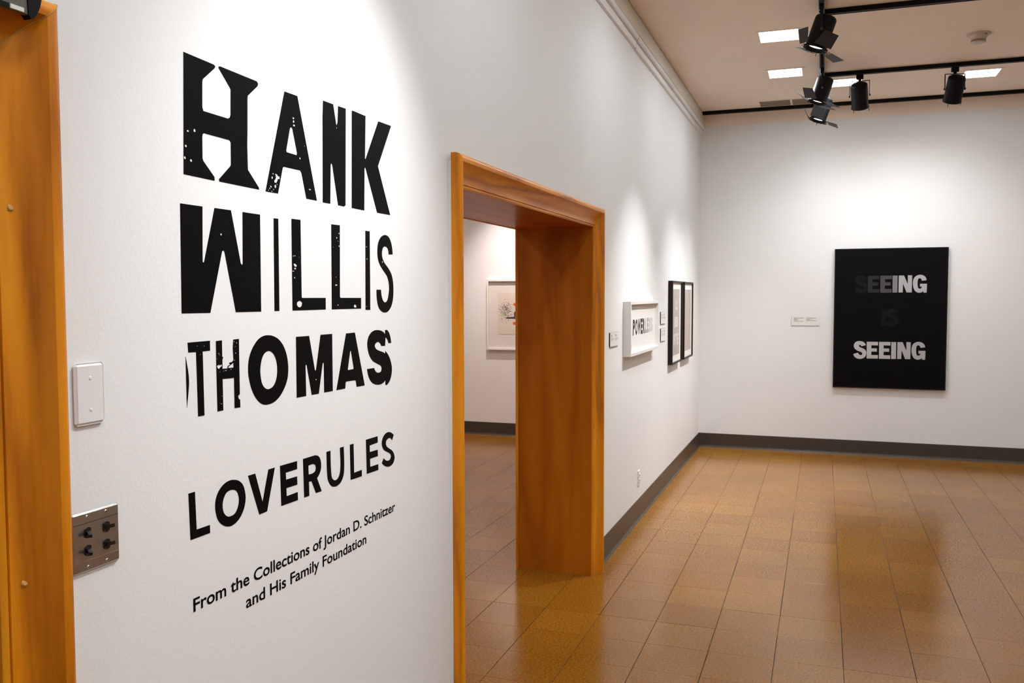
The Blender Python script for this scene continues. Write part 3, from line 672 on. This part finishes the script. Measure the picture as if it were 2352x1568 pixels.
# ------------------------------------------------------------------ label cards
def label_card(plane, c, w, h, rows, label):
    """rows: list of (u0, u1, v, thickness) as fractions of the card"""
    root = empty('label_card', c); tag(root, label, 'label', 'wall label cards beside the artworks')
    t = 0.008
    mb = MB(); ink = MB()
    if plane == 'x':
        MB().box(0, t, -w/2, w/2, -h/2, h/2).build('board', M['card_edge'], root)
        MB().box(t, t + .0006, -w/2, w/2, -h/2, h/2).build('card', M['card'], root)
        for a, b, v, th in rows: ink.box(t + .0006, t + .0009, (a - .5) * w, (b - .5) * w, (.5 - v - th) * h, (.5 - v) * h)
    else:
        MB().box(-w/2, w/2, -t, 0, -h/2, h/2).build('board', M['card_edge'], root)
        MB().box(-w/2, w/2, -t - .0006, -t, -h/2, h/2).build('card', M['card'], root)
        for a, b, v, th in rows: ink.box((a - .5) * w, (b - .5) * w, -t - .0009, -t - .0006, (.5 - v - th) * h, (.5 - v) * h)
    ink.build('printed_text', M['card_ink'], root)
R5 = [(.08,.22,.17,.06),(.08,.30,.27,.035),(.08,.20,.37,.035),(.08,.46,.46,.035),(.08,.28,.55,.035),(.55,.68,.17,.06),(.55,.78,.26,.035),(.55,.66,.37,.035),(.55,.90,.46,.035),(.55,.80,.55,.035)]
label_card('x', (0, 5.735, 1.420), .255, .092, R5, 'small white label card right beside the wooden door frame')
label_card('x', (0, 7.622, 1.516), .240, .103, R5, 'upper of two stacked white label cards right of the white shadow box')
label_card('x', (0, 7.628, 1.370), .240, .108, R5, 'lower of two stacked white label cards right of the white shadow box')
label_card('y', (1.132, YB, 1.4255), .286, .093, [(.08,.43,.12,.06),(.08,.20,.22,.05),(.08,.26,.31,.04),(.08,.20,.40,.04),(.08,.43,.49,.045),(.54,.88,.12,.05),(.54,.72,.22,.04),(.54,.64,.31,.04),(.54,.90,.40,.045)], 'wide white label card on the end wall left of the black picture')

# ------------------------------------------------------------------ framed works
def frame_bars(root, name, x0, x1, y0, y1, z0, z1, fw, mat, b=.0008):
    """four bars of a frame on the x = 0 wall"""
    for a in ((y0, y0 + fw, z0, z1), (y1 - fw, y1, z0, z1), (y0 + fw, y1 - fw, z1 - fw, z1), (y0 + fw, y1 - fw, z0, z0 + fw)):
        MB().bbox(x0, x1, a[0], a[1], a[2], a[3], b).build(name, mat, root)
def shadow_box():
    y0, y1, z0, z1 = 6.030, 7.135, 1.281, 1.667
    root = empty('shadow_box_picture', (0, 6.58, z0)); tag(root, 'deep white shadow box with black and fading grey lettering inside', 'picture')
    oy, oz = 6.58, z0
    frame_bars(root, 'frame_bar', 0, .056, y0 - oy, y1 - oy, 0, z1 - oz, .022, M['frame_white'])
    MB().box(.006, .028, y0 + .02 - oy, y1 - .02 - oy, .02, z1 - oz - .02).build('backing', M['mat_white'], root)
    cols = {'P': 0, 'O': 0, 'W': 0, 'R': 0}
    fade = plain('faded_ink', (0.42, 0.36, 0.33), 0.6); fade2 = plain('fainter_ink', (0.56, 0.51, 0.49), 0.6)
    bars = []
    for k, (ch, V, F) in enumerate(slot_text('POWERLESS', 6.226, 7.003, 1.4205, .1155, .05, (1, 1.1, 1.3, .95, 1.05, .9, .9, 1, 1))):
        m = M['print_black'] if k < 5 else (fade if k < 7 else fade2)
        wall_glyph('letter', V, F, m, root, 'x', (0, oy, oz), .0284)
shadow_box()
def black_frame_pair():
    grey = plain('grey_print', (0.42, 0.375, 0.34), 0.6, var=0.06)
    grey2 = plain('mottled_grey_print', (0.44, 0.385, 0.345), 0.6, var=0.14)
    pale = plain('pale_print', (0.62, 0.58, 0.55), 0.6, var=0.03)
    for y0, y1, lab, rows in ((7.915, 8.485, 'left of the paired black frames, grey print with pale block letters', (('LL', 8.135, 8.268, 1.576, .091), ('IB', 8.080, 8.316, 1.414, .097), ('ITE', 8.050, 8.350, 1.249, .107))),
                              (8.632, 9.225, 'right of the paired black frames, plain grey print nearest the corner', ())):
        z0, z1 = 1.083, 1.840
        oy = (y0 + y1) / 2
        root = empty('framed_print', (0, oy, z0)); tag(root, lab, 'picture', 'paired black framed prints')
        frame_bars(root, 'frame_bar', 0, .042, y0 - oy, y1 - oy, 0, z1 - z0, .016, M['frame_black'])
        MB().box(.006, .028, y0 + .014 - oy, y1 - .014 - oy, .014, z1 - z0 - .014).build('mat_board', M['mat_white'], root)
        MB().box(.028, .0287, y0 + .065 - oy, y1 - .085 - oy, .076, z1 - z0 - .074).build('print', grey if rows else grey2, root)
        for s, a, b, v, h in rows:
            for ch, V, F in slot_text(s, a, b, v, h, .05, [.6 if c == 'I' else 1 for c in s]):
                wall_glyph('letter', V, F, pale, root, 'x', (0, oy, z0), .0290)
        if not rows:
            blot = plain('pink_blot', (0.46, 0.385, 0.335), 0.6, var=0.12)
            for a, b, v, h in ((8.80, 9.03, 1.56, .13), (8.75, 9.05, 1.39, .12), (8.75, 9.07, 1.22, .12)):
                MB().box(.0287, .0290, a - oy, b - oy, v - z0, v + h - z0).build('pale_block', blot, root)
black_frame_pair()
def seeing_panel():
    x0, x1, z0, z1 = 1.420, 2.513, 0.722, 2.197; dp = .045
    root = empty('black_picture', ((x0 + x1) / 2, YB, z0)); tag(root, 'large black framed picture with grey SEEING lettering on the end wall', 'picture')
    ox = (x0 + x1) / 2
    for a in ((x0, x0 + .009, z0, z1), (x1 - .009, x1, z0, z1), (x0 + .009, x1 - .009, z1 - .009, z1), (x0 + .009, x1 - .009, z0, z0 + .009)):
        MB().bbox(a[0] - ox, a[1] - ox, -dp, 0, a[2] - z0, a[3] - z0, .0004).build('frame_bar', M['frame_black'], root)
    pm = plain('black_lenticular', (0.0035, 0.003, 0.0042), 0.30, spec=0.10, var=0.1)
    MB().box(x0 + .008 - ox, x1 - .008 - ox, -dp + .004, -.004, .008, z1 - z0 - .008).build('panel', pm, root)
    greys = {}
    def g(v):
        if v not in greys: greys[v] = plain('grey_print_%d' % int(v * 10000), (v, v * .97, v * .99), 0.55, spec=0.06, var=0.03)
        return greys[v]
    def row(glyphs, dz, tones):
        for (ch, sm, pieces, sp), t in zip(glyphs, tones):
            pcs = [([(a / 1000, b / 1000 + dz) for a, b in o], []) for o, hs in pieces]
            if sm: pcs = [(smooth_poly(o), []) for o, hs in pcs]
            V, F = flat_shape(pcs, .0004)
            wall_glyph('letter', V, F, g(t), root, 'y', (ox, 0, z0), dp - .0038)
    row(SEEING, 0.0, (.50, .48, .46, .44, .42, .42))
    row(SEEING, 0.6945, (.010, .027, .075, .22, .42, .44))
    ist = [(c, s, [([(a - dx, b) for a, b in o], h) for o, h in p], q) for (c, s, p, q), dx in ((SEEING[3], 100), (SEEING[0], -312))]
    row(ist, 0.347, (.0085, .0088))
seeing_panel()
def far_picture():
    x0, x1, z0, z1 = -2.556, -1.45, 1.049, 1.903; dp = .045
    ox = (x0 + x1) / 2
    root = empty('framed_abstract_print', (ox, YB, z0)); tag(root, 'white framed abstract print on the wall of the room beyond the doorway', 'picture')
    for a in ((x0, x0 + .022, z0, z1), (x1 - .022, x1, z0, z1), (x0 + .022, x1 - .022, z1 - .022, z1), (x0 + .022, x1 - .022, z0, z0 + .022)):
        MB().bbox(a[0] - ox, a[1] - ox, -dp, 0, a[2] - z0, a[3] - z0, .001).build('frame_bar', M['frame_white'], root)
    W = lambda *c: c
    MB().box(x0 + .02 - ox, x1 - .02 - ox, -.016, -.004, .02, z1 - z0 - .02).build('mat_board', plain('cream_mat', (.70, .66, .60), .7), root)
    px0, pz0, px1, pz1 = -2.418, 1.240, -1.58, 1.742
    MB().box(px0 - ox, px1 - ox, -.0185, -.016, pz0 - z0, pz1 - z0).build('paper', plain('cream_paper', (.68, .60, .50), .7, var=.05), root)
    ink = plain('smoky_ink', (.10, .085, .07), .7); red = plain('orange_red', (.72, .10, .02), .6); teal = plain('teal', (.02, .22, .22), .6); blue = plain('violet_blue', (.10, .09, .32), .6)
    rnd = random.Random(3)
    dots = MB()
    for k in range(330):
        x = rnd.gauss(-2.315, .045); z = rnd.gauss(1.525, .055); r = rnd.uniform(.0012, .0055)
        if not (px0 + .01 < x < px1 - .01 and pz0 + .02 < z < pz1 - .02): continue
        n = 6; pts = [(x - ox + r * math.cos(i * 1.047), z - z0 + r * math.sin(i * 1.047)) for i in range(n)]
        dots.add([(a, -.0187, b) for a, b in pts], [tuple(range(n))])
    tag(dots.build('ink_spatter', ink, root), kind='stuff')
    def shape(name, pts, m):
        V, F = flat_shape([([(a, b) for a, b in pts], [])], .0003); wall_glyph(name, V, F, m, root, 'y', (ox, 0, z0), .0187)
    def sm(p): return smooth_poly(p, 80)
    shape('dark_shape', sm([(-2.210, 1.490), (-2.195, 1.520), (-2.160, 1.540), (-2.08, 1.545), (-2.03, 1.50), (-2.06, 1.45), (-2.15, 1.425), (-2.20, 1.455)]), plain('charcoal', (.045, .04, .038), .7))
    shape('dark_bar', [(-2.310, 1.440), (-2.302, 1.448), (-2.215, 1.452), (-2.15, 1.452), (-2.185, 1.428), (-2.300, 1.428), (-2.310, 1.432)], plain('charcoal_bar', (.055, .045, .042), .7))
    shape('red_head', sm([(-2.226, 1.594), (-2.215, 1.612), (-2.195, 1.620), (-2.185, 1.605), (-2.190, 1.592), (-2.197, 1.575), (-2.206, 1.590)]), red)
    shape('teal_wing', sm([(-2.192, 1.608), (-2.170, 1.620), (-2.12, 1.612), (-2.11, 1.592), (-2.15, 1.584), (-2.19, 1.590)]), teal)
    shape('red_square', [(-2.224, 1.388), (-2.190, 1.390), (-2.184, 1.356), (-2.222, 1.356)], red)
    shape('red_dot', sm([(-2.198, 1.460), (-2.188, 1.466), (-2.178, 1.458), (-2.186, 1.448)]), red)
    shape('blue_dot', sm([(-2.216, 1.458), (-2.205, 1.464), (-2.196, 1.456), (-2.206, 1.448)]), blue)
    shape('blue_bar', [(-2.176, 1.402), (-2.12, 1.408), (-2.12, 1.396), (-2.176, 1.391)], blue)
far_picture()

# ------------------------------------------------------------------ ceiling fittings
def ceiling_light(x, y, label, size=.285, mat='panel_on'):
    root = empty('recessed_ceiling_light', (x, y, ZC)); tag(root, label, 'ceiling light', 'square recessed ceiling lights')
    h = size / 2; o = h + .028
    for a in ((-o, o, -o, -h), (-o, o, h, o), (-o, -h, -h, h), (h, o, -h, h)):
        MB().box(a[0], a[1], a[2], a[3], -.004, -.0005).build('rim', M['ceiling'], root)
    MB().box(-h, h, -h - .012, h + .012, -.003, -.001).build('diffuser', M[mat], root)
seen = [(.955, 7.245, 'square ceiling light nearest the front, beside the first barn door spotlight'), (.955, 8.465, 'square ceiling light left of the lower barn door spotlights'),
        (1.475, 9.03, 'square ceiling light behind the spotlight at the track end'), (2.630, 9.085, 'square ceiling light right of the rightmost spotlight')]
for x, y, l in seen: ceiling_light(x, y, l, mat='panel_end' if y > 8.8 else 'panel_on')
for x in (.955, 2.63, 4.4):
    for y in (-1.3, .9, 3.1, 5.4) if x < 4 else (-1.3, .9, 3.1, 5.4, 7.3, 9.0):
        ceiling_light(x, y, 'square ceiling light of the rows outside the picture', mat='panel_end' if y > 8.8 else 'panel_on')
for x in (-2.2, -3.9):
    for y in (1.0, 4.6, 7.4): ceiling_light(x, y, 'square ceiling light in the room beyond the doorway', mat='panel_far')

def ceiling_vent():
    root = empty('ceiling_vent', (.965, 9.74, ZC)); tag(root, 'long beige ceiling vent grille in front of the end wall', 'vent')
    MB().box(-.335, .335, -.150, .150, -.004, -.0005).build('vent_frame', M['ceiling'], root)
    for x0, x1 in ((-.315, -.010), (.010, .315)):
        g = MB().box(x0, x1, -.128, .128, -.006, -.004).build('grille_panel', M['vent'], root)
        sl = MB()
        for k in range(22): sl.box(x0 + .004, x1 - .004, -.124 + k * .0115, -.118 + k * .0115, -.0072, -.006)
        tag(sl.build('louvres', M['vent'], g), kind='stuff')
ceiling_vent()
def smoke_detector():
    root = empty('smoke_detector', (2.41, 7.72, ZC)); tag(root, 'round off white smoke detector on the ceiling between two tracks', 'smoke detector')
    MB().lathe([(.085, 0), (.086, -.006), (.080, -.010), (.070, -.012)], 32).build('base_ring', M['off_plastic'], root)
    b = MB().lathe([(.070, -.010), (.062, -.024), (.054, -.036), (.052, -.046)], 32).build('body', M['off_plastic'], root)
    MB().lathe([(.049, -.046), (.049, -.050)], 32).build('sensor_slot', M['dark_slot'], b)
    MB().lathe([(.053, -.050), (.0535, -.054)], 32).build('slot_ring', M['off_plastic'], b)
    MB().lathe([(.049, -.054), (.049, -.059)], 32).build('sensor_slot', M['dark_slot'], b)
    MB().lathe([(.053, -.059), (.052, -.066), (.040, -.071), (.010, -.073)], 32).build('cap', M['off_plastic'], root)
    MB().lathe([(.007, -.014), (.006, -.017)], 10, Matrix.Translation((.045, -.054, 0))).build('indicator', M['dark_slot'], root)
smoke_detector()

# ------------------------------------------------------------------ lighting track
TZ = ZC - .034
def track(axis, pos, a, b, label):
    if axis == 'y': root = empty('lighting_track', (pos, a, ZC))
    else: root = empty('lighting_track', (a, pos, ZC))
    tag(root, label, 'lighting track', 'black ceiling lighting tracks')
    L = b - a; w = .019
    def bx(name, c0, c1, z0, z1, m, e=0.0):
        mb = MB()
        mb.box(c0, c1, e, L - e, z0, z1) if axis == 'y' else mb.box(e, L - e, c0, c1, z0, z1)
        mb.build(name, m, root)
    bx('channel_web', -w, w, -.008, -.0005, M['black_metal'])
    bx('channel_side', -w, -w + .007, -.034, -.008, M['black_metal'])
    bx('channel_side', w - .007, w, -.034, -.008, M['black_metal'])
    bx('channel_lip', -w, -w + .012, -.036, -.034, M['grey_metal'], .002)
    bx('channel_lip', w - .012, w, -.036, -.034, M['grey_metal'], .002)
TX = 1.269
track('y', TX, -2.6, 9.45, 'black lighting track running lengthwise from the viewer, carrying the barn door spotlights')
track('x', 6.71, TX + .02, XR - .3, 'black cross track nearest the viewer at the top edge')
track('x', 8.60, TX + .02, XR - .3, 'black cross track carrying the two plain spotlights')
track('x', 9.93, .03, XR - .3, 'black track along the top of the end wall')

def spotlight(loc, target, label, barn=None, power=0.0, angle=40, blend=0.6, yoke_turn=0.0, size=.03, ring_rot=0.0, color=None):
    """track spotlight: adapter, yoke, can, lens and (optionally) barn doors given as flap angles"""
    loc = Vector(loc); target = Vector(target)
    root = empty('track_spotlight', loc)
    tag(root, label, 'spotlight', 'black track spotlights')
    piv = Vector((0, 0, -.190))
    d = (target - (loc + piv)).normalized()
    az = math.atan2(d.y, d.x) + yoke_turn
    MB().bbox(-.014, .014, -.030, .030, -.045, 0, .003, Matrix.Rotation(az, 4, 'Z')).build('adapter', M['black_metal'], root)
    MB().lathe([(.010, -.062), (.014, -.056), (.014, -.044)], 14).build('swivel', M['black_metal'], root)
    Y = Matrix.Rotation(az, 4, 'Z')
    yk = MB()
    yk.bbox(-.009, .009, -.082, .082, -.064, -.060, .001, Y)
    for s in (-1, 1): yk.bbox(-.010, .010, s * .082 - .002, s * .082 + .002, -.200, -.060, .001, Y)
    y_o = yk.build('yoke', M['black_metal'], root)
    for s in (-1, 1):
        MB().lathe([(.010, 0), (.010, .006), (.006, .009)], 12, Matrix.Translation(piv) @ Y @ Matrix.Translation((0, s * .083, 0)) @ Matrix.Rotation(math.radians(-90 * s), 4, 'X')).build('knob', M['grey_metal'], y_o)
    # can: local z is the beam
    q = Vector((0, 0, 1)).rotation_difference(d).to_matrix().to_4x4()
    side = (Y @ Vector((0, 1, 0))); side = (side - d * side.dot(d)).normalized()
    fwd = side.cross(d).normalized()
    R = Matrix.Translation(piv) @ Matrix(((fwd.x, side.x, d.x, 0), (fwd.y, side.y, d.y, 0), (fwd.z, side.z, d.z, 0), (0, 0, 0, 1)))
    can = MB(); can.lathe([(.030, -.112), (.058, -.110), (.068, -.102), (.072, -.090), (.073, .098), (.077, .102), (.077, .112), (.070, .112), (.066, .070), (.030, .030)], 28, R, close=True)
    c_o = can.build('can', M['black_metal'], root)
    MB().lathe([(.0665, .084), (.052, .094), (.026, .099), (.004, .100)], 24, R).build('lens', M['lens'] if power > 0 else M['chrome'], root)
    for a in (40, 160, 280):
        t = math.radians(a); MB().tube([R @ Vector((.074 * math.cos(t), .074 * math.sin(t), .108)), R @ Vector((.076 * math.cos(t), .076 * math.sin(t), .140))], .0022, 6).build('clip', M['black_metal'], c_o)
    if barn:
        ring = MB(); ring.lathe([(.080, .104), (.083, .104), (.083, .116), (.076, .116)], 28, R, close=False)
        r_o = ring.build('barn_door_ring', M['black_metal'], root)
        for k, fa in enumerate(barn):
            if fa is None: continue
            H = R @ Matrix.Rotation(math.pi / 2 * k + math.radians(ring_rot), 4, 'Z') @ Matrix.Translation((.088, 0, .114)) @ Matrix.Rotation(math.radians(fa), 4, 'Y')
            w0, w1, ln = (.064, .052, .118) if k % 2 else (.056, .070, .108)
            fl = MB(); fl.add([(-.001, -w0, .012), (-.001, w0, .012), (-.001, w1, ln), (-.001, -w1, ln), (.001, -w0, .012), (.001, w0, .012), (.001, w1, ln), (.001, -w1, ln)],
                              [(0,3,2,1),(4,5,6,7),(0,1,5,4),(1,2,6,5),(2,3,7,6),(3,0,4,7)], False, H)
            f_o = fl.build('barn_door', M['grey_metal'], root)
            for s in (-1, 1):
                MB().tube([H @ Vector((-.006, s * .020, -.002)), H @ Vector((.010, s * .020, .004)), H @ Vector((.004, s * .020, .024)), H @ Vector((0, s * .020, .030))], .0022, 6).build('hinge', M['black_metal'], f_o)
    if power > 0:
        ld = bpy.data.lights.new('spot_lamp', 'SPOT'); ld.energy = power; ld.color = color or SPOT_COLOR
        ld.spot_size = math.radians(angle); ld.spot_blend = blend; ld.shadow_soft_size = size
        lo = bpy.data.objects.new('spot_lamp', ld); col.objects.link(lo); lo.parent = root
        lo.matrix_local = Matrix.Translation(piv + d * .125) @ Vector((0, 0, -1)).rotation_difference(d).to_matrix().to_4x4()
    return root
# the spotlights in view
spotlight((TX, 6.46, TZ), (0.10, 6.42, 0.1), 'barn door spotlight nearest the viewer on the lengthwise track', (80, 140, 155, 100), 245, 74, 1.0, ring_rot=-28)
spotlight((TX, 8.25, TZ), (0.10, 8.15, 0.1), 'middle barn door spotlight on the lengthwise track', (88, 125, 118, 95), 185, 74, 1.0, ring_rot=40)
spotlight((TX, 9.10, TZ), (0.10, 8.85, 0.1), 'farthest barn door spotlight on the lengthwise track', (85, 150, 140, 110), 150, 74, 1.0, ring_rot=20)
spotlight((1.59, 8.60, TZ), (1.80, YB, 0.95), 'plain black can spotlight left on the cross track', None, 50, 124, 1.0)
spotlight((2.36, 8.60, TZ), (2.02, YB, 0.95), 'plain black can spotlight right on the cross track', None, 50, 124, 1.0)
# the lettering is lit by two more on the same track, over the viewer's shoulder
spotlight((TX, 2.35, TZ), (0.0, 2.12, 1.62), 'black track spotlight above the viewer, aimed at the big lettering', None, 165, 60, 1.0)
spotlight((TX, 1.55, TZ), (0.0, 1.80, 1.35), 'black track spotlight behind the viewer, aimed at the credit lettering', None, 30, 88, 1.0)
# and the print in the next room by one there
spotlight((-2.1, 9.12, TZ), (-2.05, YB, 1.05), 'black track spotlight in the room beyond the doorway', None, 200, 80, 1.0, color=(1.0, 0.88, 0.85))

# metal bar across the near door head
def head_bar():
    root = empty('door_head_bar', (.050, 0.20, 2.178)); tag(root, 'dark metal bar with a rounded end fixed across the near wooden door head', 'door hardware')
    MB().bbox(0, .010, 0, .938, .0, .070, .001).build('bar_cover', plain('bar_grey', (.13, .12, .10), .4, spec=.3), root)
    pts = [(.932, .074), (.964, .074), (.9635, .050), (.962, .034), (.958, .018), (.951, .004), (.945, -.004), (.940, -.006), (.935, .000)]
    MB().prism(pts, 'x', -.004, .0125).build('end_cap', M['black_metal'], root)
    MB().bbox(.010, .012, .901, .927, .001, .0085, .0005).build('pale_strip', M['white_plastic'], root)
    MB().bbox(.010, .0114, .0, .899, .0, .0085, .0004).build('dark_strip', M['black_metal'], root)
head_bar()
